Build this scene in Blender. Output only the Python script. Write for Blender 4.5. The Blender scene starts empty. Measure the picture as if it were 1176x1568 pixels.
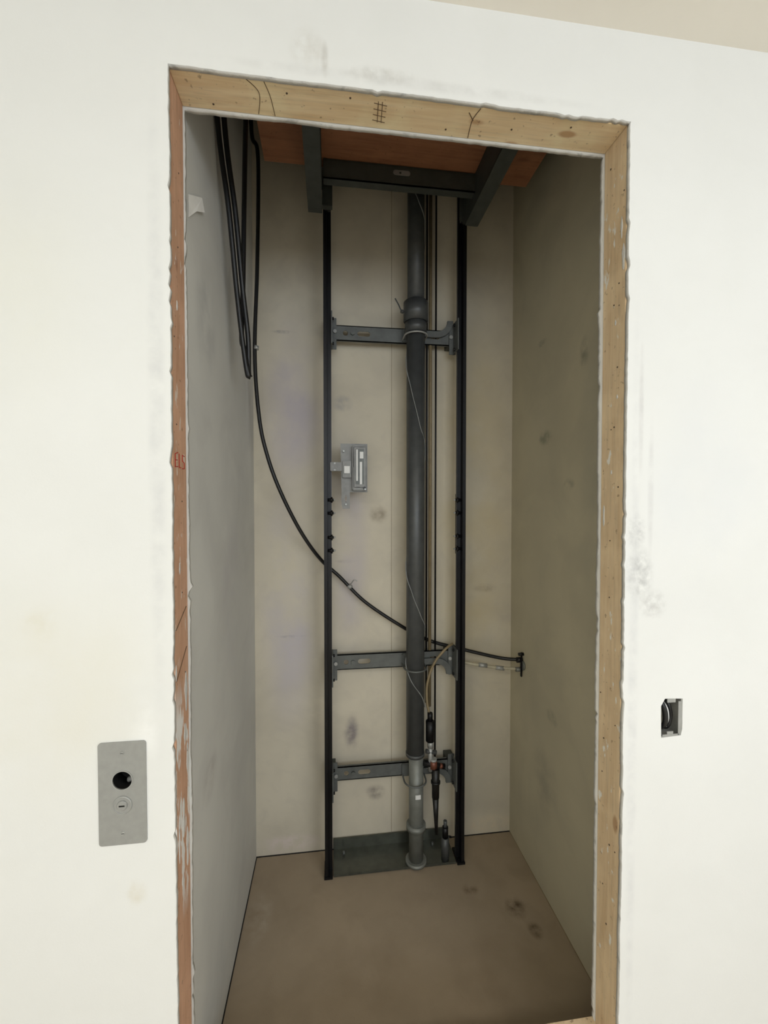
import bpy, bmesh, math, random
from mathutils import Vector, Matrix
random.seed(7)
S=bpy.context.scene
S.view_settings.view_transform='Standard'
S.view_settings.look='None'
COL=S.collection

def lin(c):
    o=[]
    for v in c:
        v/=255.0
        o.append(v/12.92 if v<=.04045 else ((v+.055)/1.055)**2.4)
    return (o[0],o[1],o[2],1)

# ---------------------------------------------------------------- materials
class NB:
    def __init__(s,name):
        m=bpy.data.materials.new(name); m.use_nodes=True
        s.m=m; s.t=m.node_tree; s.t.nodes.clear()
        s.out=s.n('ShaderNodeOutputMaterial'); s.b=s.n('ShaderNodeBsdfPrincipled')
        s.l(s.b.outputs[0],s.out.inputs[0])
        s.pos=s.n('ShaderNodeNewGeometry').outputs['Position']
    def n(s,t,**k):
        x=s.t.nodes.new(t)
        for a,b in k.items(): setattr(x,a,b)
        return x
    def l(s,a,b): s.t.links.new(a,b)
    def noise(s,scale,detail=4,vec=None,rough=.55,dist=0):
        x=s.n('ShaderNodeTexNoise'); x.inputs['Scale'].default_value=scale
        x.inputs['Detail'].default_value=detail; x.inputs['Roughness'].default_value=rough
        x.inputs['Distortion'].default_value=dist
        s.l(vec or s.pos,x.inputs['Vector']); return x.outputs['Fac']
    def scaled(s,v,off=(0,0,0)):
        x=s.n('ShaderNodeVectorMath',operation='MULTIPLY'); x.inputs[1].default_value=v
        if off!=(0,0,0):
            y=s.n('ShaderNodeVectorMath',operation='SUBTRACT'); y.inputs[1].default_value=off
            s.l(s.pos,y.inputs[0]); s.l(y.outputs[0],x.inputs[0])
        else: s.l(s.pos,x.inputs[0])
        return x.outputs[0]
    def rng(s,v,a,b,c=0,d=1,smooth=False):
        x=s.n('ShaderNodeMapRange'); 
        if smooth: x.interpolation_type='SMOOTHSTEP'
        for i,q in enumerate((a,b,c,d)): x.inputs[i+1].default_value=q
        s.l(v,x.inputs[0]); return x.outputs[0]
    def math(s,op,a,b=None):
        x=s.n('ShaderNodeMath',operation=op)
        for i,q in enumerate((a,b)):
            if q is None: continue
            if isinstance(q,(int,float)): x.inputs[i].default_value=q
            else: s.l(q,x.inputs[i])
        return x.outputs[0]
    def mix(s,f,a,b):
        x=s.n('ShaderNodeMix',data_type='RGBA')
        if isinstance(f,(int,float)): x.inputs[0].default_value=f
        else: s.l(f,x.inputs[0])
        for i,q in ((6,a),(7,b)):
            if isinstance(q,tuple): x.inputs[i].default_value=q
            else: s.l(q,x.inputs[i])
        return x.outputs[2]
    def smudge(s,col,c,r,color,amt,ns=30,lo=.35,hi=.65):  # soft patch
        v=s.scaled((1/r[0],1/r[1],1/r[2]),c)
        ln=s.n('ShaderNodeVectorMath',operation='LENGTH'); s.l(v,ln.inputs[0])
        f=s.rng(ln.outputs['Value'],1,.25,0,1,True)
        nz=s.rng(s.noise(ns,5),lo,hi,0,amt)
        return s.mix(s.math('MULTIPLY',f,nz),col,color)
    def fin(s,col,rough=.8,metal=0,bump=None,bs=.2,bd=.002):
        if isinstance(col,tuple): s.b.inputs['Base Color'].default_value=col
        else: s.l(col,s.b.inputs['Base Color'])
        if isinstance(rough,(int,float)): s.b.inputs['Roughness'].default_value=rough
        else: s.l(rough,s.b.inputs['Roughness'])
        s.b.inputs['Metallic'].default_value=metal
        if bump is not None:
            x=s.n('ShaderNodeBump'); x.inputs['Strength'].default_value=bs; x.inputs['Distance'].default_value=bd
            s.l(bump,x.inputs['Height']); s.l(x.outputs[0],s.b.inputs['Normal'])
        return s.m

def simple(name,c,rough=.5,metal=0,var=.15,scale=25):
    b=NB(name); c=lin(c); d=tuple(v*(1-var) for v in c[:3])+(1,)
    e=tuple(min(1,v*(1+var)) for v in c[:3])+(1,)
    nz=b.rng(b.noise(scale,4),.3,.7)
    return b.fin(b.mix(nz,d,e),rough,metal,b.noise(scale*12,2),.08,.001)

def plaster(name,c,smudges_or_shading,var=(.94,1.03),bscale=180,bs=.12,rough=.75,big=None,grad=None):
    b=NB(name); c=lin(c)
    lo=tuple(v*var[0] for v in c[:3])+(1,); hi=tuple(min(1,v*var[1]) for v in c[:3])+(1,)
    col=b.mix(b.rng(b.noise(2.2,5),.3,.7),lo,hi)
    if big:
        for (c2,sc,l,h,amt) in big:
            col=b.mix(b.rng(b.noise(sc,4,dist=.6),l,h,0,amt),col,lin(c2))
    for sm in smudges_or_shading: col=b.smudge(col,sm[0],sm[1],lin(sm[2]),sm[3],sm[4] if len(sm)>4 else 30)
    return b.fin(col,rough,0,b.noise(bscale,3),bs,.002)

def wood(name,c1,c2,axis,knot=(120,75,45),smears=None,knots=True,kscale=5):
    b=NB(name)
    sc=[38,38,38]; sc[axis]=2.2
    v=b.scaled(tuple(sc))
    g=b.noise(1.0,6,v,.6,1.2)
    col=b.mix(b.rng(g,.3,.7),lin(c1),lin(c2))
    v2=b.scaled(tuple(x*4 for x in sc)); 
    col=b.mix(b.rng(b.noise(1,3,v2),.5,.8,0,.4),col,lin(tuple(x*.72 for x in c1)))
    col=b.mix(b.rng(b.noise(9,3),.45,.7,0,.45),col,lin(tuple(min(255,x*1.1) for x in c1)))
    if knots:
        ks=[kscale*2.4]*3; ks[axis]=kscale
        vo=b.n('ShaderNodeTexVoronoi'); vo.inputs['Scale'].default_value=1
        b.l(b.scaled(tuple(ks)),vo.inputs['Vector'])
        col=b.mix(b.rng(vo.outputs['Distance'],.16,.08,0,.7,True),col,lin(knot))
    col=b.mix(b.rng(b.noise(70,2),.66,.73,0,.5),col,lin((110,80,55)))
    if smears:
        for (zlo,zhi,color,ns,l,h) in smears:
            sx=b.n('ShaderNodeSeparateXYZ'); b.l(b.pos,sx.inputs[0])
            z=sx.outputs['Z']
            m=b.math('MULTIPLY',b.rng(z,zlo,zlo+.1),b.rng(z,zhi,zhi-.1))
            nn=b.rng(b.noise(1,5,b.scaled(ns)),l,h)
            col=b.mix(b.math('MULTIPLY',m,nn),col,lin(color))
    return b.fin(col,.7,0,g,.25,.002)

M={}
W=(240,240,237)
M['wall']=plaster('painted_drywall_white',W,[
  ((.80,0,1.53),(.05,.2,.09),(158,158,158),.55,45),
  ((.79,0,1.64),(.035,.2,.06),(178,178,178),.5,60),
  ((.84,0,1.45),(.05,.2,.05),(188,186,183),.5,60),
  ((.83,0,1.75),(.012,.2,.22),(214,212,210),.8,12),
  ((.80,0,1.95),(.01,.2,.25),(214,212,210),.7,12),
  ((-.05,0,2.76),(.05,.2,.06),(220,217,210),.8,24),
  ((-.01,0,2.74),(.012,.2,.05),(206,203,196),.7,24),
  ((.12,0,2.72),(.12,.2,.025),(208,206,200),.6,40),
  ((-.42,0,1.2),(.05,.2,.10),(252,252,250),.8,14),
  ((-.385,0,1.9),(.025,.2,.9),(216,216,216),.55,18),
  ((.785,0,1.2),(.02,.2,1.3),(218,218,218),.55,18),
  ((.2,0,2.71),(.6,.2,.02),(214,213,210),.5,18),
  ((-.65,0,1.3),(.35,.2,.35),(235,231,216),.5,3),  # warm light on the left side, painted into the wall colour
  ((-.75,0,2.2),(.3,.2,.4),(237,236,224),.5,3),  # same warm light tint, higher up
  ((1.0,0,1.75),(.25,.2,.4),(230,232,235),.5,3),  # cool light on the right side, painted into the wall colour
  ((-.44,0,.83),(.03,.2,.04),(228,222,206),.6,25),
  ((-.63,0,1.45),(.05,.2,.05),(230,226,210),.5,25)],var=(.975,1.015),bs=.08,big=[((228,228,223),4,.4,.75,.2)])
M['edge']=plaster('gypsum_cut_edge',(226,224,218),[],var=(.8,1.06),bscale=250,bs=.6,big=[((165,165,162),25,.55,.7,.7)])
M['ceil']=plaster('ceiling_paint',(246,240,228),[],var=(.98,1.02))
M['back']=plaster('raw_drywall_back',(218,209,189),[
  ((-.19,1.06,1.07),(.09,.2,.010),(120,118,118),.95,30),
  ((-.22,1.06,2.53),(.07,.2,.012),(130,125,122),.8,30),
  ((.10,1.06,.58),(.05,.2,.11),(138,130,130),.9,14),
  ((.22,1.06,.27),(.06,.2,.05),(140,130,122),.9,16),
  ((.237,1.06,1.66),(.06,.2,.06),(160,148,130),.9,16),
  ((.08,1.06,1.43),(.07,.2,.012),(160,150,145),.9,16),
  ((.78,1.06,1.28),(.08,.2,.03),(160,148,125),.8,16),
  ((-.18,1.06,2.2),(.19,.2,.5),(190,182,184),1,3),
  ((-.2,1.06,1.2),(.17,.2,.7),(202,195,197),1,3),
  ((.1,1.06,1.5),(.12,.2,.8),(199,191,189),.9,3),
  ((.06,1.06,2.2),(.06,.2,.05),(160,157,156),.8,16),
  ((.72,1.06,1.6),(.25,.2,1.4),(212,197,160),.8,3),
  ((-.2,1.06,.05),(.2,.2,.06),(224,210,202),.9,20),
  ((.8,1.06,.05),(.2,.2,.06),(224,210,186),.9,20)],var=(.92,1.04),bs=.1,big=[((188,180,164),3.2,.45,.75,.5),((198,190,175),11,.5,.75,.4)])
M['left']=plaster('raw_drywall_left',(218,217,211),[
  ((-.36,.3,2.25),(.2,.12,.2),(174,174,172),.7,8),  # shading of a fold under the tape flap, painted in
  ((-.36,.6,1.4),(.2,.2,.4),(200,197,197),.6,5),
  ((-.36,.3,.9),(.2,.1,.1),(182,177,172),.6,12)],var=(.92,1.03),bs=.1,big=[((192,190,186),3.4,.45,.75,.5)])
M['right']=plaster('raw_drywall_right',(202,194,168),[
  ((.925,.723,2.0),(.2,.07,.04),(125,127,107),.85,20),
  ((.925,.445,2.27),(.2,.04,.07),(118,116,100),.8,18),
  ((.925,.76,2.42),(.2,.05,.02),(130,128,112),.8,20),
  ((.925,.54,1.79),(.2,.05,.03),(140,138,120),.7,20),
  ((.925,.65,.81),(.2,.06,.04),(140,138,120),.8,20),
  ((.925,.35,1.9),(.2,.15,.9),(176,172,152),.7,5),  # shade on the part nearest the door, painted into the colour
  ((.925,.7,.5),(.2,.15,.2),(172,166,146),.8,8)],var=(.91,1.04),bs=.1,big=[((174,168,148),3.2,.45,.75,.5)])
M['pit']=plaster('pit_floor_board',(166,149,126),[
  ((.776,.66,0),(.055,.06,.1),(86,69,49),1,20),
  ((.612,.765,0),(.045,.035,.1),(102,84,62),.9,20),
  ((.812,.56,0),(.035,.045,.1),(86,69,49),.9,22),
  ((.1,.5,0),(.3,.2,.1),(148,131,108),.7,6),
  ((.6,.45,0),(.3,.25,.1),(143,126,103),.6,6),
  ((-.3,.75,0),(.08,.15,.1),(184,171,152),.7,14)],var=(.88,1.05),bs=.15,big=[((150,134,112),8,.45,.7,.5)])
M['roomfloor']=plaster('subfloor',(210,198,180),[],var=(.88,1.04))
M['black']=simple('black_gap',(22,20,18),.9)
M['studL']=wood('stud_wood_reddish',(218,174,144),(194,146,114),2,(150,98,72),
   smears=[(.70,1.30,(240,236,230),(26,26,6),.52,.55),(1.30,2.7,(230,212,196),(60,60,20),.64,.68)])
M['studR']=wood('stud_wood_pine',(234,210,174),(214,184,144),2,(165,120,80),
   smears=[(.2,2.7,(240,236,226),(40,40,16),.65,.69)])
M['header']=wood('header_wood_pine',(246,224,186),(226,196,152),0,(178,130,86))
M['ply']=wood('platform_plywood',(168,116,82),(140,92,64),0,(105,68,45),kscale=3)
M['rail']=simple('rail_black_steel',(24,24,26),.42,.4)
M['railf']=simple('rail_machined_edge',(60,60,63),.35,.7)
M['steel']=simple('bracket_grey_paint',(100,103,101),.5,.2)
M['beam']=simple('beam_grey_paint',(66,70,66),.55,.1)
M['jack']=simple('jack_dark_paint',(78,80,80),.42,.15)
M['jack2']=simple('jack_grey_paint',(124,126,120),.45,.2)
M['blk']=simple('black_rubber',(17,17,18),.42)
M['galv']=simple('galvanised',(170,171,168),.4,.3)
M['plate']=simple('plate_grey_paint',(158,158,154),.5,.1,.05,60)
M['label']=simple('label_white',(232,232,230),.6,0,.03)
M['box']=simple('switch_box_grey',(134,134,132),.5,.1)
M['tan']=simple('hose_tan',(140,124,94),.5)
M['lt']=simple('conduit_light_grey',(190,182,158),.5)
M['brass']=simple('fitting_red_brass',(120,72,55),.4,.3)
M['pencil']=simple('pencil_mark',(100,78,56),.9)
M['red']=simple('red_marker',(170,35,25),.8)
M['pan']=simple('pan_steel',(92,94,86),.22,.5)
M['nail']=simple('nail_head',(90,74,60),.5,.3)
M['clear']=simple('wire_grey',(130,132,130),.4)
M['paper']=simple('paper_tape',(240,238,232),.9,0,.05)

# ---------------------------------------------------------------- geometry helpers
def empty(name):
    e=bpy.data.objects.new(name,None); COL.objects.link(e); e.empty_display_size=.1; return e
def obj(name,me,mat,parent=None):
    if mat: me.materials.append(mat)
    o=bpy.data.objects.new(name,me); COL.objects.link(o)
    if parent: o.parent=parent
    return o
def box(name,lo,hi,mat,parent=None,bev=0,rot=None,piv=None):
    bm=bmesh.new(); bmesh.ops.create_cube(bm,size=1)
    for v in bm.verts:
        v.co=Vector(((lo[i]+hi[i])/2+v.co[i]*(hi[i]-lo[i]) for i in range(3)))
    if bev: bmesh.ops.bevel(bm,geom=bm.edges[:],offset=bev,segments=2,affect='EDGES')
    if rot: bmesh.ops.rotate(bm,verts=bm.verts,cent=piv or [(lo[i]+hi[i])/2 for i in range(3)],matrix=rot)
    me=bpy.data.meshes.new(name); bm.to_mesh(me); bm.free()
    return obj(name,me,mat,parent)
def cyl(name,a,b,r,mat,parent=None,r2=None,seg=32,bev=0):
    a=Vector(a);b=Vector(b);d=b-a
    bm=bmesh.new(); bmesh.ops.create_cone(bm,cap_ends=True,segments=seg,radius1=r,radius2=r if r2 is None else r2,depth=d.length)
    if bev: bmesh.ops.bevel(bm,geom=[e for e in bm.edges if abs(e.verts[0].co.z-e.verts[1].co.z)<1e-6],offset=bev,segments=2,affect='EDGES')
    q=d.to_track_quat('Z','Y').to_matrix().to_4x4()
    bmesh.ops.transform(bm,matrix=Matrix.Translation((a+b)/2)@q,verts=bm.verts)
    me=bpy.data.meshes.new(name); bm.to_mesh(me); bm.free()
    for p in me.polygons: p.use_smooth=len(p.vertices)==4
    return obj(name,me,mat,parent)
def tomesh(cu,name):
    o=bpy.data.objects.new(name+'_c',cu); COL.objects.link(o)
    dg=bpy.context.evaluated_depsgraph_get(); dg.update()
    me=bpy.data.meshes.new_from_object(o.evaluated_get(dg)); bpy.data.objects.remove(o); return me
def tube(name,pts,r,mat,parent=None,smooth=True,res=10,cyc=False):
    cu=bpy.data.curves.new(name,'CURVE'); cu.dimensions='3D'; cu.bevel_depth=r; cu.bevel_resolution=4; cu.use_fill_caps=True
    if smooth:
        P=[Vector(p) for p in pts]; n=len(P); Q=[]
        for i in range(n-1 if not cyc else n):
            p0=P[max(i-1,0)] if not cyc else P[i-1]; p1=P[i]; p2=P[(i+1)%n]; p3=P[min(i+2,n-1)] if not cyc else P[(i+2)%n]
            for k in range(res):
                t=k/res
                Q.append(.5*((2*p1)+(p2-p0)*t+(2*p0-5*p1+4*p2-p3)*t*t+(3*p1-p0-3*p2+p3)*t**3))
        if not cyc: Q.append(P[-1])
    else: Q=[Vector(p) for p in pts]
    sp=cu.splines.new('POLY'); sp.points.add(len(Q)-1); sp.use_cyclic_u=cyc
    for i,p in enumerate(Q): sp.points[i].co=(p.x,p.y,p.z,1)
    me=tomesh(cu,name)
    for p in me.polygons: p.use_smooth=True
    return obj(name,me,mat,parent)
def sheet(name,outline,holes,t,fn,mat,parent=None,edge=None):
    """flat sheet with holes; fn maps (u,v,w) -> world, w in 0..t"""
    cu=bpy.data.curves.new(name,'CURVE'); cu.dimensions='2D'; cu.fill_mode='BOTH'; cu.extrude=t/2
    for lp in [outline]+holes:
        sp=cu.splines.new('POLY'); sp.points.add(len(lp)-1); sp.use_cyclic_u=True
        for i,p in enumerate(lp): sp.points[i].co=(p[0],p[1],0,1)
    me=tomesh(cu,name)
    for v in me.vertices: v.co=Vector(fn(v.co.x,v.co.y,v.co.z+t/2))
    bm=bmesh.new(); bm.from_mesh(me); bmesh.ops.remove_doubles(bm,verts=bm.verts,dist=1e-5); bmesh.ops.recalc_face_normals(bm,faces=bm.faces); bm.to_mesh(me); bm.free()
    o=obj(name,me,mat,parent)
    if edge:
        me.materials.append(edge)
        a=Vector(fn(0,0,0)); n=(Vector(fn(0,0,1))-a).normalized()
        for p in me.polygons:
            if abs(p.normal.dot(n))<.5: p.material_index=1
    return o
def circ(x,y,r,n=24,ry=None): return [(x+r*math.cos(2*math.pi*i/n),y+(ry or r)*math.sin(2*math.pi*i/n)) for i in range(n)]
def slot(x,y,l,h,n=8):
    r=h/2;o=[]
    for i in range(n+1):
        a=-math.pi/2+math.pi*i/n;o.append((x+l/2-r+r*math.cos(a),y+r*math.sin(a)))
    for i in range(n+1):
        a=math.pi/2+math.pi*i/n;o.append((x-l/2+r+r*math.cos(a),y+r*math.sin(a)))
    return o
def rrect(x0,y0,x1,y1,r,n=5):
    o=[]
    for cx,cy,a0 in ((x1-r,y1-r,0),(x0+r,y1-r,90),(x0+r,y0+r,180),(x1-r,y0+r,270)):
        for i in range(n+1):
            a=math.radians(a0+90*i/n);o.append((cx+r*math.cos(a),cy+r*math.sin(a)))
    return o
def ring(name,c,R,r,mat,parent,a0=0,a1=360,n=32,axis='z'):
    pts=[]
    full=abs(a1-a0)>=360
    for i in range(n if full else n+1):
        a=math.radians(a0+(a1-a0)*i/n); u=R*math.cos(a);v=R*math.sin(a)
        pts.append((c[0]+u,c[1]+v,c[2]) if axis=='z' else (c[0]+u,c[1],c[2]+v))
    return tube(name,pts,r,mat,parent,False,cyc=full)
def XZ(y0): return lambda u,v,w:(u,y0+w,v)

# ---------------------------------------------------------------- dims
H=1.7161
JL,JR,JT=-.3562,.7610,2.6875     # rough opening
T=.1161; D=1.06
SL,SR=-.3604,.9251
ZF=.17; ZC=2.9087
RX0,RX1,RY=-2.0,2.6,-3.6

# ---------------------------------------------------------------- room shell
def jag(p0,p1,step,amp,nx,ny,chips=.035,out=0):
    """jagged line from p0 to p1 offset along (nx,ny)"""
    L=math.hypot(p1[0]-p0[0],p1[1]-p0[1]); n=int(L/step); r=[]; cur=0; k=0; drift=0
    for i in range(n+1):
        t=i/n
        drift=drift*.97+random.uniform(-amp,amp)*.22
        c=drift+random.uniform(-amp,amp)*.35
        if random.random()<chips: k=random.choice((-1,1,1))*random.uniform(.6,1)*amp*2.4
        c+=k; k*=random.choice((.0,.6))
        c+=out
        r.append((p0[0]+(p1[0]-p0[0])*t+nx*c,p0[1]+(p1[1]-p0[1])*t+ny*c))
    return r
def ujag(L,R,Tp,zb,amp,out):
    p=jag((L,zb),(L,Tp+out),.012,amp,-1,0,out=out)
    p+=jag((L,Tp),(R,Tp),.012,amp,0,1,out=out)[1:]
    p+=jag((R,Tp+out),(R,zb),.012,amp,1,0,out=out)[1:]
    return p
u=ujag(JL,JR,JT,ZF,.0019,-.0014)
bx0,bx1,bz0,bz1=.870,.932,1.092,1.197
hole=[(bx0,bz0),(bx1-.004,bz0+.003),(bx1,bz0+.02),(bx1,bz1-.003),(bx0+.01,bz1),(bx0-.002,bz1-.02)]
px,pz=-.4655,1.063
outl=[(RX0,ZF)]+u+[(RX1,ZF),(RX1,ZC),(RX0,ZC)]
sheet('wall_front',outl,[hole,circ(px,1.093,.032)],.0127,XZ(0),M['wall'],None,M['edge'])
u2=ujag(JL,JR,JT,ZF,.0024,-.0035)
sheet('wall_shaft_front',[(SL,0),(SL,0.17)]+[(max(a,SL+.0005),b) for a,b in u2]+[(SR,ZF),(SR,4.4),(SR+.02,4.4),(SR+.02,4.42),(SL-.02,4.42),(SL-.02,0)],[],.0127,XZ(T-.0127),M['left'],None,M['edge'])
box('wall_pit_front',(SL-.02,.09,-.02),(SR+.02,T,ZF),M['left'])
box('wall_back',(SL-.1,D,-.02),(SR+.1,D+.09,4.4),M['back'])
box('wall_left',(SL-.09,T,-.02),(SL,D,4.4),M['left'])
box('wall_right',(SR,T,-.02),(SR+.09,D,4.4),M['right'])
box('floor_shaft',(SL-.09,.05,-.06),(SR+.09,D+.05,0),M['pit'])
box('ceiling_shaft',(SL-.1,0.02,4.4),(SR+.1,D+.1,4.46),M['left'])
box('floor',(RX0-.05,RY-.05,ZF-.03),(RX1+.05,.0,ZF),M['roomfloor'])
box('ceiling',(RX0-.05,RY-.05,ZC),(RX1+.05,.0,ZC+.05),M['ceil'])
box('wall_room_left',(RX0-.05,RY,ZF),(RX0,0,ZC),M['wall'])
box('wall_room_right',(RX1,RY,ZF),(RX1+.05,0,ZC),M['wall'])
wx0,wx1,wz0,wz1=-.7,2.5,1.65,2.8
sheet('wall_rear',[(RX0,ZF),(RX1,ZF),(RX1,ZC),(RX0,ZC)],[[(wx0,wz0),(wx1,wz0),(wx1,wz1),(wx0,wz1)]],.1,XZ(RY-.1),M['wall'])
wn=empty('window_1')
for i,(a,b) in enumerate((((wx0,wz0),(wx1,wz0+.05)),((wx0,wz1-.05),(wx1,wz1)),((wx0,wz0),(wx0+.05,wz1)),((wx1-.05,wz0),(wx1,wz1)),(((wx0+wx1)/2-.03,wz0),((wx0+wx1)/2+.03,wz1)))):
    box('sash_%d'%i,(a[0],RY-.08,a[1]),(b[0],RY-.03,b[1]),M['label'],wn,.004)
tr=empty('trim_1')
box('floor_joint_left',(SL,T,.0),(SL+.004,D,.003),M['black'],tr)
box('floor_joint_back',(SL,D-.004,.0),(SR,D,.003),M['black'],tr)
box('floor_joint_right',(SR-.002,T,.0),(SR,D,.002),M['tan'],tr)
box('drywall_joint_back',(.2995,D-.0012,.06),(.3012,D,3.3),M['tan'],tr)

# ---------------------------------------------------------------- rough opening frame
fr=empty('rough_opening_door_frame')
box('stud_left',(JL-.038,.0127,ZF),(JL,T-.0127,JT+.09),M['studL'],fr,.0015)
box('stud_left_outer',(JL-.076,.0127,ZF),(JL-.038,T-.0127,ZC),M['studL'],fr,.0015)
box('stud_right',(JR,.0127,ZF),(JR+.038,T-.0127,JT+.09),M['studR'],fr,.0015)
box('stud_right_outer',(JR+.038,.0127,ZF),(JR+.076,T-.0127,ZC),M['studR'],fr,.0015)
box('header',(JL,.0127,JT),(JR,T-.0127,JT+.12),M['header'],fr,.0015)
box('sill_plate',(JL,.01,ZF),(JR,T,ZF+.038),M['studR'],fr,.0015)
def nails(name,lst,parent):
    bm=bmesh.new()
    for (p,n,r) in lst:
        q=Vector(n).to_track_quat('Z','Y').to_matrix().to_4x4()
        bmesh.ops.create_cone(bm,cap_ends=True,segments=10,radius1=r,radius2=r*.8,depth=.002,matrix=Matrix.Translation(p)@q)
    me=bpy.data.meshes.new(name);bm.to_mesh(me);bm.free();return obj(name,me,M['nail'],parent)
L=[]
for z in [2.62,2.55,2.3,2.22,2.05,1.93,1.9,1.74,1.6,1.47,1.2,1.12,1.07,.93,.8,.66,.52]:
    for k in range(random.choice((1,1,2))):
        L.append(((JR,random.uniform(.02,.095),z+random.uniform(-.03,.03)),(-1,0,0),random.uniform(.0018,.003)))
for z in [2.5,2.32,2.1,1.9,1.72,1.5,1.3,1.1]:
    L.append(((JL,random.uniform(.02,.095),z),(1,0,0),.0022))
for x in [-.28,-.1,.05,.3,.47,.62]:
    L.append(((x,random.uniform(.025,.09),JT),(0,0,-1),.0028))
nails('nail_heads',L,fr)
def blob(name,c,r,parent,seed):
    rr=random.Random(seed); bm=bmesh.new(); bmesh.ops.create_icosphere(bm,subdivisions=3,radius=1)
    for v in bm.verts:
        k=1+.25*math.sin(5*v.co.z+seed)+rr.uniform(-.08,.08)
        v.co=Vector((v.co.x*r[0],v.co.y*r[1]*k,v.co.z*r[2]))+Vector(c)
    me=bpy.data.meshes.new(name);bm.to_mesh(me);bm.free()
    for p in me.polygons:p.use_smooth=True
    return obj(name,me,M['edge'],parent)
for i,(y,z,ry,rz) in enumerate(((.022,2.36,.006,.035),(.03,2.44,.004,.03),(.05,2.2,.003,.008),(.04,2.0,.003,.006),(.06,1.8,.003,.006),(.09,1.68,.004,.03))):
    blob('compound_drip_%d'%i,(JR,y,z),(.0015,ry,rz),fr,i)
for i,(y,z,ry,rz) in enumerate(((.085,1.25,.009,.05),(.075,1.15,.008,.025),(.09,1.08,.007,.04),(.06,.95,.008,.05),(.03,.92,.004,.06),(.085,.86,.009,.05),(.05,.80,.006,.02),(.02,1.32,.004,.02),(.05,1.56,.004,.015),(.05,2.18,.004,.012))):
    blob('compound_smear_%d'%i,(JL,y,z),(.0012,ry,rz),fr,i+20)
zt=JT-.0004
tube('pencil_line_1',[(-.19,.014,zt),(-.165,.045,zt),(-.175,.1,zt)],.0008,M['pencil'],fr)
tube('pencil_line_2',[(-.15,.014,zt),(-.14,.05,zt),(-.135,.1,zt)],.0008,M['pencil'],fr)
tube('pencil_line_3',[(.37,.016,zt),(.36,.05,zt),(.365,.1,zt)],.0010,M['pencil'],fr)
tube('pencil_line_4',[(.345,.03,zt),(.362,.05,zt)],.0010,M['pencil'],fr)
for k,x in enumerate((.118,.128)):
    tube('grade_mark_%d'%k,[(x,.03,zt),(x+.003,.085,zt)],.0008,M['pencil'],fr)
for k,y in enumerate((.035,.05,.065,.08)):
    tube('grade_cross_%d'%k,[(.108,y,zt),(.14,y+.004,zt)],.0008,M['pencil'],fr)
xl=JL+.0004
def stroke(n,pts,m='red',r=.0011): tube(n,[(xl,a,b) for a,b in pts],r,M[m],fr,False)
stroke('letter_e',[(.044,1.835),(.026,1.83),(.026,1.800),(.044,1.802)]);stroke('letter_e_bar',[(.026,1.816),(.040,1.817)])
stroke('letter_l',[(.052,1.833),(.052,1.800),(.064,1.801)])
stroke('letter_s',[(.088,1.83),(.074,1.832),(.073,1.818),(.087,1.814),(.087,1.8),(.072,1.799)])
stroke('scribe_1',[(.02,1.30),(.09,1.36)],'pencil');stroke('scribe_2',[(.02,1.42),(.09,1.46)],'pencil')

# ---------------------------------------------------------------- call station plate
cp=empty('elevator_call_station_plate')
sheet('cover',rrect(-.516,.946,-.415,1.180,.007),[circ(px,1.093,.021,32)],.003,XZ(-.003),M['plate'],cp)
sheet('hole_rim',circ(px,1.093,.0225,32),[circ(px,1.093,.0205,32)],.0012,XZ(-.0042),M['galv'],cp)
sheet('back_box_wall',circ(px,1.093,.0315,32),[circ(px,1.093,.030,32)],.05,XZ(.0),M['black'],cp)
cyl('back_box_end',(px,.05,1.093),(px,.053,1.093),.0315,M['black'],cp)
cyl('back_box_terminal',(px+.002,.02,1.080),(px+.018,.02,1.084),.006,M['box'],cp,bev=.001)
cyl('key_switch_rim',(px,-.0045,1.037),(px,-.003,1.037),.0205,M['plate'],cp,bev=.0004)
ring('key_switch_ring',(px,-.0046,1.037),.019,.0010,M['galv'],cp,axis='y')
cyl('key_switch_barrel',(px,-.0075,1.037),(px,-.004,1.037),.011,M['plate'],cp,bev=.001)
box('key_slot',(px-.006,-.008,1.0355),(px+.006,-.0073,1.0385),M['black'],cp)
for i,z in enumerate((1.155,.972)):
    cyl('screw_%d'%i,(px,-.0045,z),(px,-.003,z),.0042,M['galv'],cp,bev=.0005)
    box('screw_slot_%d'%i,(px-.003,-.0048,z-.0005),(px+.003,-.0044,z+.0005),M['black'],cp)

# ---------------------------------------------------------------- outlet box in wall
ob=empty('electrical_outlet_box')
for n,lo,hi in (('side_l',(bx0-.003,.002,bz0-.004),(bx0+.001,.06,bz1+.004)),('side_r',(bx1-.004,.001,bz0-.004),(bx1+.002,.06,bz1+.004)),
                ('top',(bx0,.002,bz1-.002),(bx1,.06,bz1+.003)),('bottom',(bx0,.001,bz0-.003),(bx1,.06,bz0+.003)),('back',(bx0-.003,.058,bz0-.004),(bx1+.003,.061,bz1+.004))):
    box(n,lo,hi,M['lt'] if n=='back' else M['galv'],ob)
box('flange_right',(bx1-.012,.0005,bz0+.004),(bx1-.004,.002,bz1-.01),M['galv'],ob)
box('flange_bottom',(bx0+.004,.0005,bz0+.003),(bx1-.010,.002,bz0+.008),M['galv'],ob)
box('ear_top',(.888,.001,bz1-.012),(.912,.003,bz1-.002),M['galv'],ob)
box('ear_bottom',(.888,.001,bz0+.006),(.906,.003,bz0+.015),M['galv'],ob)
tube('wire_black',[(.878,.055,1.190),(.882,.02,1.182),(.889,.010,1.155),(.888,.012,1.12),(.880,.04,1.10)],.0065,M['blk'],ob)
tube('wire_black_2',[(.90,.055,1.185),(.906,.022,1.175),(.913,.018,1.14),(.905,.022,1.108),(.90,.05,1.10)],.0045,M['blk'],ob)
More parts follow.
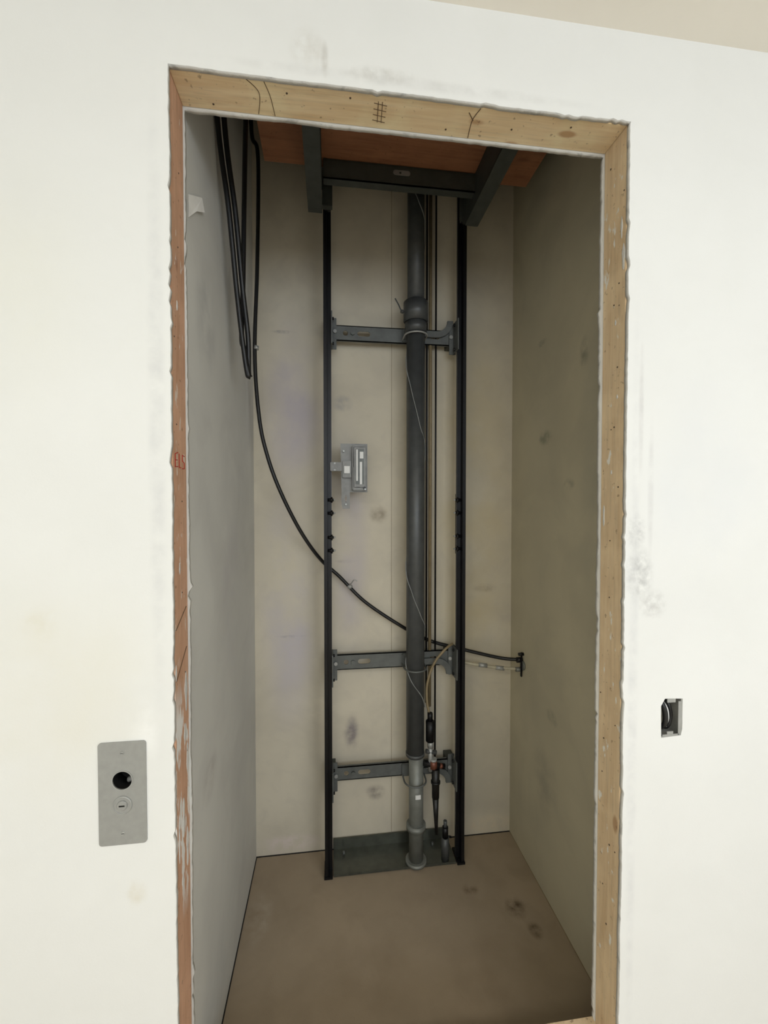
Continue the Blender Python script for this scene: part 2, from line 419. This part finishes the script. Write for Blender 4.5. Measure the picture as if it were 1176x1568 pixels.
tube('reflection_arc',[(.893,.055,1.182),(.898,.02,1.17),(.902,.014,1.14),(.898,.018,1.112)],.0026,M['label'],ob)  # white tube drawn for the bright reflection inside the box

# ---------------------------------------------------------------- guide rails
def rail(xc,sgn):
    e=empty('elevator_guide_rail')
    def bx(n,x0,x1,y0,y1,z0,z1,m,b=0):
        a,c=sorted((xc+sgn*x0,xc+sgn*x1)); box(n,(a,y0,z0),(c,y1,z1),M[m],e,b)
    bx('flange',-.019,-.004,.895,.985,0.002,4.2,'rail',.001)
    bx('web',-.004,.014,.925,.941,0.002,4.2,'rail',.001)
    bx('running_edge',.014,.0155,.926,.940,0.002,4.2,'railf')
    bx('splice_plate',-.004,.006,.944,.982,1.47,1.76,'rail',.001)
    for i,z in enumerate((1.50,1.56,1.67,1.73)):
        cyl('splice_bolt_%d'%i,(xc+sgn*-.002,.918,z),(xc+sgn*.024,.918,z),.007,M['rail'],e,seg=6)
        cyl('splice_nut_%d'%i,(xc+sgn*.012,.915,z),(xc+sgn*.020,.915,z),.013,M['rail'],e,seg=6)
        cyl('splice_stub_%d'%i,(xc+sgn*.024,.918,z),(xc+sgn*.032,.918,z),.004,M['galv'],e,seg=12)
    bx('foot',-.022,.016,.89,.985,0.001,.012,'rail',.001)
    return e
RL,RR=-.010,.608
rail(RL,1);rail(RR,-1)

# ---------------------------------------------------------------- rail brackets
def bracket(z0,z1,up):
    e=empty('rail_bracket')
    zc=(z0+z1)/2; x0,x1=.012,.586
    sheet('channel_web',[(x0,z0),(x1,z0),(x1,z1),(x0,z1)],[circ(.072,zc,.012,16),slot(.158,zc,.06,.024),slot(.50,zc,.045,.014)],.004,XZ(.985),M['steel'],e)
    box('channel_top',(x0,.985,z1-.004),(x1,1.0,z1),M['steel'],e)
    box('channel_bottom',(x0,.985,z0),(x1,1.0,z0+.004),M['steel'],e)
    for i,xa in enumerate((x0-.03,x1-.02)):
        box('wall_foot_%d'%i,(xa,.99,z0),(xa+.04,1.058,z1),M['beam'],e)
    cyl('hex_bolt',(.105,.975,zc),(.105,.985,zc),.010,M['steel'],e,seg=6)
    s=1 if up else -1; O=[];I=[]
    for k in range(9):
        a=math.radians(-90+90*k/8); cx,cz=.505,zc+s*.075
        O.append((cx+.080*math.cos(a),cz+s*.080*math.sin(a))); I.append((cx+.052*math.cos(a),cz+s*.052*math.sin(a)))
    sheet('curved_gusset',[(.44,zc-s*.005)]+O+I[::-1]+[(.44,zc+s*.023)],[],.012,XZ(.966),M['steel'],e)
    for xr,sg in ((RL,1),(RR,-1)):
        a,b=sorted((xr+sg*.0155,xr+sg*.0205)); box('clip_leg',(a,.90,z0-.045),(b,.985,z1+.028),M['steel'],e,.001)
        a,b=sorted((xr+sg*.008,xr+sg*.040)); box('clip_face',(a,.975,z0-.045),(b,.981,z1+.028),M['steel'],e,.001)
        for k,zz in enumerate((z0-.03,z1+.012)):
            cyl('clip_bolt',(xr+sg*.018,.945,zz),(xr+sg*.028,.945,zz),.007,M['rail'],e,seg=6)
        cyl('face_bolt',(xr+sg*.033,.966,zc),(xr+sg*.033,.976,zc),.009,M['galv'],e,seg=6)
    pts=[(.394-.052,.99,zc-.02)]+[(.394+.052*math.cos(math.radians(a)),.925+.052*math.sin(math.radians(a)),zc-.02) for a in range(180,361,12)]+[(.394+.052,.99,zc-.02)]
    tube('u_clamp',pts,.004,M['galv'] if up else M['steel'],e,False)
    box('saddle',(.34,.972,zc-.03),(.448,.985,zc+.03),M['steel'],e,.003)
    return e
for a,b,up in ((2.474,2.545,True),(.924,.997,False),(.392,.457,False)): bracket(a,b,up)

# ---------------------------------------------------------------- hydraulic cylinder
hc=empty('hydraulic_cylinder_jack')
PX,PY=.394,.925
cyl('upper_cylinder',(PX,PY,2.56),(PX,PY,3.4),.039,M['jack'],hc,seg=48)
cyl('main_cylinder',(PX,PY,.53),(PX,PY,2.58),.0425,M['jack'],hc,seg=48)
cyl('coupling',(PX,PY,2.55),(PX,PY,2.645),.057,M['jack'],hc,seg=48,bev=.006)
cyl('coupling_neck',(PX,PY,2.50),(PX,PY,2.55),.050,M['jack'],hc,seg=48,bev=.004)
cyl('bottom_cap',(PX,PY,.525),(PX,PY,.545),.0445,M['jack'],hc,seg=48,bev=.003)
cyl('lower_stanchion',(PX+.005,PY,.02),(PX+.005,PY,.53),.034,M['jack2'],hc,seg=48)
cyl('stanchion_collar',(PX+.005,PY,.17),(PX+.005,PY,.2),.046,M['jack2'],hc,seg=48,bev=.004)
cyl('stanchion_base_flange',(PX+.005,PY,.011),(PX+.005,PY,.028),.05,M['jack2'],hc,seg=48,bev=.003)
box('label',(PX-.005,PY-.0355,.335),(PX+.02,PY-.033,.355),M['label'],hc)
tube('bleeder_pipe',[(PX-.05,PY-.01,2.59),(PX-.072,PY-.02,2.595),(PX-.085,PY-.02,2.62),(PX-.10,PY-.02,2.645)],.003,M['jack'],hc)
cyl('bleeder_nut',(PX-.062,PY-.015,2.59),(PX-.072,PY-.018,2.59),.009,M['jack'],hc,seg=6)
A=[(180,3.2),(270,3.08),(360,2.95),(450,2.6),(540,2.38),(590,2.24),(640,2.08),(720,1.94),(810,1.65),(900,1.42),(960,1.3),(1010,1.2),(1080,1.12),(1170,1.03),(1260,.98),(1310,.90),(1380,.82),(1420,.76)]
tube('sensor_wire',[(PX+.0455*math.cos(math.radians(a)),PY+.0455*math.sin(math.radians(a)),z) for a,z in A],.0022,M['clear'],hc)

# supply hose, valve, damper
hv=empty('hydraulic_rupture_valve')
tube('supply_hose',[(.585,.96,1.035),(.54,.93,1.02),(.487,.93,.957),(.455,.93,.87),(.449,.92,.79),(.457,.91,.73)],.006,M['tan'],hv)
cyl('valve_body',(.460,.90,.60),(.460,.90,.70),.020,M['rail'],hv,seg=24,bev=.003)
cyl('hex_top',(.460,.90,.70),(.460,.90,.735),.013,M['rail'],hv,seg=6)
cyl('hex_mid',(.462,.90,.57),(.462,.90,.60),.014,M['galv'],hv,seg=6)
cyl('nipple',(.462,.90,.46),(.462,.90,.58),.010,M['galv'],hv)
cyl('side_port',(.44,.90,.555),(.49,.90,.545),.010,M['jack'],hv)
cyl('cross_arm',(.43,.90,.50),(.53,.90,.475),.013,M['rail'],hv)
cyl('union_nut',(.475,.895,.475),(.475,.895,.51),.018,M['brass'],hv,seg=6)
cyl('union_ring',(.475,.895,.51),(.475,.895,.52),.016,M['galv'],hv)
cyl('red_cap',(.505,.895,.485),(.518,.895,.480),.011,M['brass'],hv,bev=.002)
cyl('damper_body',(.487,.90,.47),(.487,.90,.33),.019,M['blk'],hv,.017)
cyl('damper_taper',(.487,.90,.33),(.492,.90,.155),.015,M['blk'],hv,.006)
cyl('damper_ring',(.487,.90,.40),(.487,.90,.41),.022,M['blk'],hv)
cyl('lower_port',(.54,.92,.12),(.54,.92,.17),.014,M['rail'],hv)
cyl('lower_port_cap',(.54,.92,.165),(.54,.92,.20),.009,M['jack'],hv,seg=6)
cyl('port_foot',(.54,.92,.011),(.54,.92,.12),.018,M['jack'],hv)

# conduit pair
cd=empty('vertical_conduit')
cyl('conduit_tube',(.480,.995,.72),(.480,.995,3.6),.008,M['tan'],cd,seg=16)
cyl('rope_left',(.462,.992,.74),(.462,.992,3.6),.0045,M['rail'],cd,seg=12)
cyl('rope_right',(.506,.99,.42),(.506,.99,3.6),.0045,M['rail'],cd,seg=12)

# limit switch box
ls=empty('limit_switch_box')
sheet('mounting_plate',[(.050,1.762),(.050,1.71),(.056,1.69),(.088,1.69),(.088,1.765),(.168,1.765),(.168,1.985),(.046,1.985)],[slot(.07,1.735,.012,.03)],.003,XZ(.915),M['box'],ls)
box('housing',(.098,.885,1.772),(.165,.915,1.976),M['box'],ls,.004)
box('housing_cover',(.103,.880,1.785),(.160,.886,1.968),M['box'],ls,.003)
box('cover_recess',(.112,.8790,1.80),(.150,.8805,1.958),M['steel'],ls,.001)
box('label_strip',(.115,.8775,1.815),(.122,.879,1.955),M['label'],ls)
box('label_strip_2',(.131,.8775,1.80),(.141,.879,1.90),M['label'],ls)
box('label_square',(.131,.8775,1.915),(.147,.879,1.945),M['label'],ls)
box('bracket_arm',(.0,.905,1.86),(.075,.912,1.90),M['box'],ls,.002)
box('arm_block',(.054,.895,1.83),(.094,.915,1.905),M['box'],ls,.003)
box('arm_label',(.062,.893,1.85),(.087,.895,1.882),M['label'],ls)
for i,(x,z) in enumerate(((.02,1.895),(.02,1.865),(.155,1.778),(.06,1.95),(.07,1.71))): cyl('screw_%d'%i,(x,.878 if x>.1 else .903,z),(x,.916,z),.004,M['galv'],ls,seg=12)
cyl('cable_gland',(.152,.882,1.784),(.152,.879,1.784),.006,M['blk'],ls)

# ---------------------------------------------------------------- pit pan
pn=empty('pit_base_channel')
box('plate',(.010,.90,.003),(.588,1.05,.010),M['pan'],pn,.001)
box('rear_flange',(.010,1.046,.003),(.588,1.054,.062),M['pan'],pn,.001)
box('front_lip',(.010,.898,.003),(.588,.902,.014),M['pan'],pn,.001)
for x in (.06,.5): cyl('anchor_bolt',(x,1.01,.01),(x,1.01,.025),.006,M['steel'],pn,seg=6)
tube('rail_foot_hook',[(.555,.95,.02),(.56,.95,.09),(.575,.94,.10)],.005,M['rail'],pn)

# ---------------------------------------------------------------- elevator car platform
ca=empty('elevator_car_platform')
PZ=3.079
box('plywood_deck',(-.257,.13,PZ),(.8405,.75,PZ+.022),M['ply'],ca,.001)
box('deck_skirt_rear',(-.257,.746,PZ+.022),(.8405,.752,PZ+.12),M['beam'],ca)
box('car_wall_rear',(-.257,.735,PZ+.12),(.8405,.752,4.3),M['label'],ca)
box('sling_crossbeam_web',(-.024,.70,3.0),(.631,.706,3.072),M['beam'],ca,.001)
box('sling_crossbeam_top',(-.024,.70,3.068),(.631,.75,3.076),M['beam'],ca,.001)
box('sling_crossbeam_bottom',(-.024,.70,3.0),(.631,.74,3.005),M['beam'],ca,.001)
sheet('crossbeam_tag',slot(.289,3.046,.07,.02),[circ(.283,3.046,.005,12)],.002,XZ(.697),M['box'],ca)
for nm,x0,x1 in (('left',-.09,-.031),('right',.597,.656)):
    yb=.865
    prof=[(.14,3.077),(yb,3.077),(yb,2.975),(yb-.03,2.955),(.30,2.950),(.14,2.99)]
    sheet('sling_arm_web_'+nm,prof,[],.006,(lambda X:(lambda u_,v_,w:(X+w,u_,v_)))(x0),M['beam'],ca)
    box('sling_arm_bottom_'+nm,(x0,.30,2.950),(x1,yb-.03,2.956),M['beam'],ca,.001)
    box('sling_arm_top_'+nm,(x0,.14,3.071),(x1,yb,3.077),M['beam'],ca,.001)
    xr=RL if nm=='left' else RR
    box('stile_'+nm,(xr-.022,.855,3.0),(xr+.022,.885,4.1),M['beam'],ca,.002)
    cyl('guide_shoe_'+nm,(xr-.012,.89,3.02),(xr+.012,.89,3.02),.02,M['blk'],ca)

# ---------------------------------------------------------------- cables
tc=empty('elevator_travelling_cable')
P=[(-.349,.30,3.3),(-.3485,.40,2.917),(-.328,.45,2.68),(-.316,.50,2.452),(-.305,.53,2.30),(-.293,.55,2.185),(-.288,.553,2.168),(-.291,.55,2.19),(-.300,.55,2.26),(-.310,.55,2.30),(-.3042,.55,2.478),(-.2975,.55,2.796),(-.2914,.55,3.045),(-.285,.55,3.3)]
tube('flat_cable_front',P,.0085,M['blk'],tc)
tube('flat_cable_front_twin',[(x+.018 if k<5 else x+.004,y+.015,z) for k,(x,y,z) in enumerate(P[:7])],.0085,M['blk'],tc)
pc=empty('electrical_power_cable')
P=[(-.333,.90,3.7),(-.333,.90,3.32),(-.3065,.90,3.212),(-.3118,.90,2.766),(-.3252,.90,2.371),(-.3078,.90,2.088),(-.2726,.90,1.918),(-.2171,.91,1.76),(-.135,.95,1.586),(-.049,1.0,1.453),(.043,1.015,1.363),(.168,1.015,1.236),(.36,1.015,1.103),(.49,1.015,1.035),(.623,1.005,.997),(.825,.97,.952),(.920,.925,.954)]
tube('cable',P,.0085,M['blk'],pc)
tube('ground_wire',[(.60,1.0,.955),(.645,.97,.938),(.803,.95,.912),(.92,.925,.909)],.0075,M['lt'],pc)
for i,(x,z,y) in enumerate(((.715,.928,.955),(.80,.912,.95))): cyl('wire_coupling_%d'%i,(x,y,z),(x+.04,y-.004,z-.005),.0105,M['galv'],pc,seg=16)
cyl('cable_tie_1',(-.319,.90,2.385),(-.318,.90,2.40),.011,M['galv'],pc)
cyl('cable_tie_2',(.085,1.015,1.322),(.098,1.015,1.309),.011,M['galv'],pc)
tube('tie_tail',[(.09,1.005,1.318),(.11,.99,1.35),(.125,.99,1.345)],.0025,M['galv'],pc)
jb=empty('cable_wall_connector')
cyl('escutcheon',(.917,.915,.93),(.925,.915,.93),.022,M['jack2'],jb)
cyl('gland_upper',(.895,.925,.954),(.922,.924,.954),.013,M['rail'],jb)
cyl('gland_lower',(.890,.925,.908),(.922,.924,.908),.011,M['jack2'],jb)
box('strap_bar',(.910,.908,.875),(.918,.920,.995),M['rail'],jb,.003)
cyl('nut_top',(.90,.915,.985),(.925,.915,.985),.008,M['rail'],jb,seg=6)

# torn drywall tape flap on left shaft wall
tp=empty('torn_drywall_tape')
me=bpy.data.meshes.new('flap')
me.from_pydata([(SL+.001,.148,2.449),(SL+.006,.20,2.50),(SL+.010,.261,2.538),(SL+.008,.244,2.567),(SL+.001,.148,2.508)],[],[(0,1,3,4),(1,2,3)])
obj('flap',me,M['paper'],tp)

# ---------------------------------------------------------------- lights
def area(name,loc,target,sx,sy,p,c):
    l=bpy.data.lights.new(name,'AREA'); l.shape='RECTANGLE'; l.size=sx;l.size_y=sy;l.energy=p;l.color=c
    o=bpy.data.objects.new(name,l);COL.objects.link(o);o.location=loc
    o.rotation_euler=(Vector(target)-Vector(loc)).to_track_quat('-Z','Y').to_euler();return o
area('window_daylight',(.9,RY-.12,2.22),(.9,0,1.7),3.1,1.05,44,(.86,.93,1.0))
area('ceiling_lamp',(-.9,-2.4,ZC-.03),(-.9,-2.4,0),1.2,.6,19,(1.0,.97,.82))
area('ceiling_lamp_b',(1.5,-2.4,ZC-.03),(1.5,-2.4,0),1.2,.6,17,(.96,.97,1.0))
w=bpy.data.worlds.new('world');S.world=w;w.use_nodes=True
bg=w.node_tree.nodes['Background'];bg.inputs[0].default_value=(.75,.85,1,1);bg.inputs[1].default_value=1.0

# ---------------------------------------------------------------- camera
cd_=bpy.data.cameras.new('camera');cam=bpy.data.objects.new('camera',cd_);COL.objects.link(cam)
cd_.sensor_fit='VERTICAL';cd_.sensor_height=36;cd_.lens=642.79/1568*36;cd_.clip_start=.02
cam.location=(0,-1,H);cam.rotation_euler=(math.pi/2-.0214,0,-.1270)
S.camera=cam
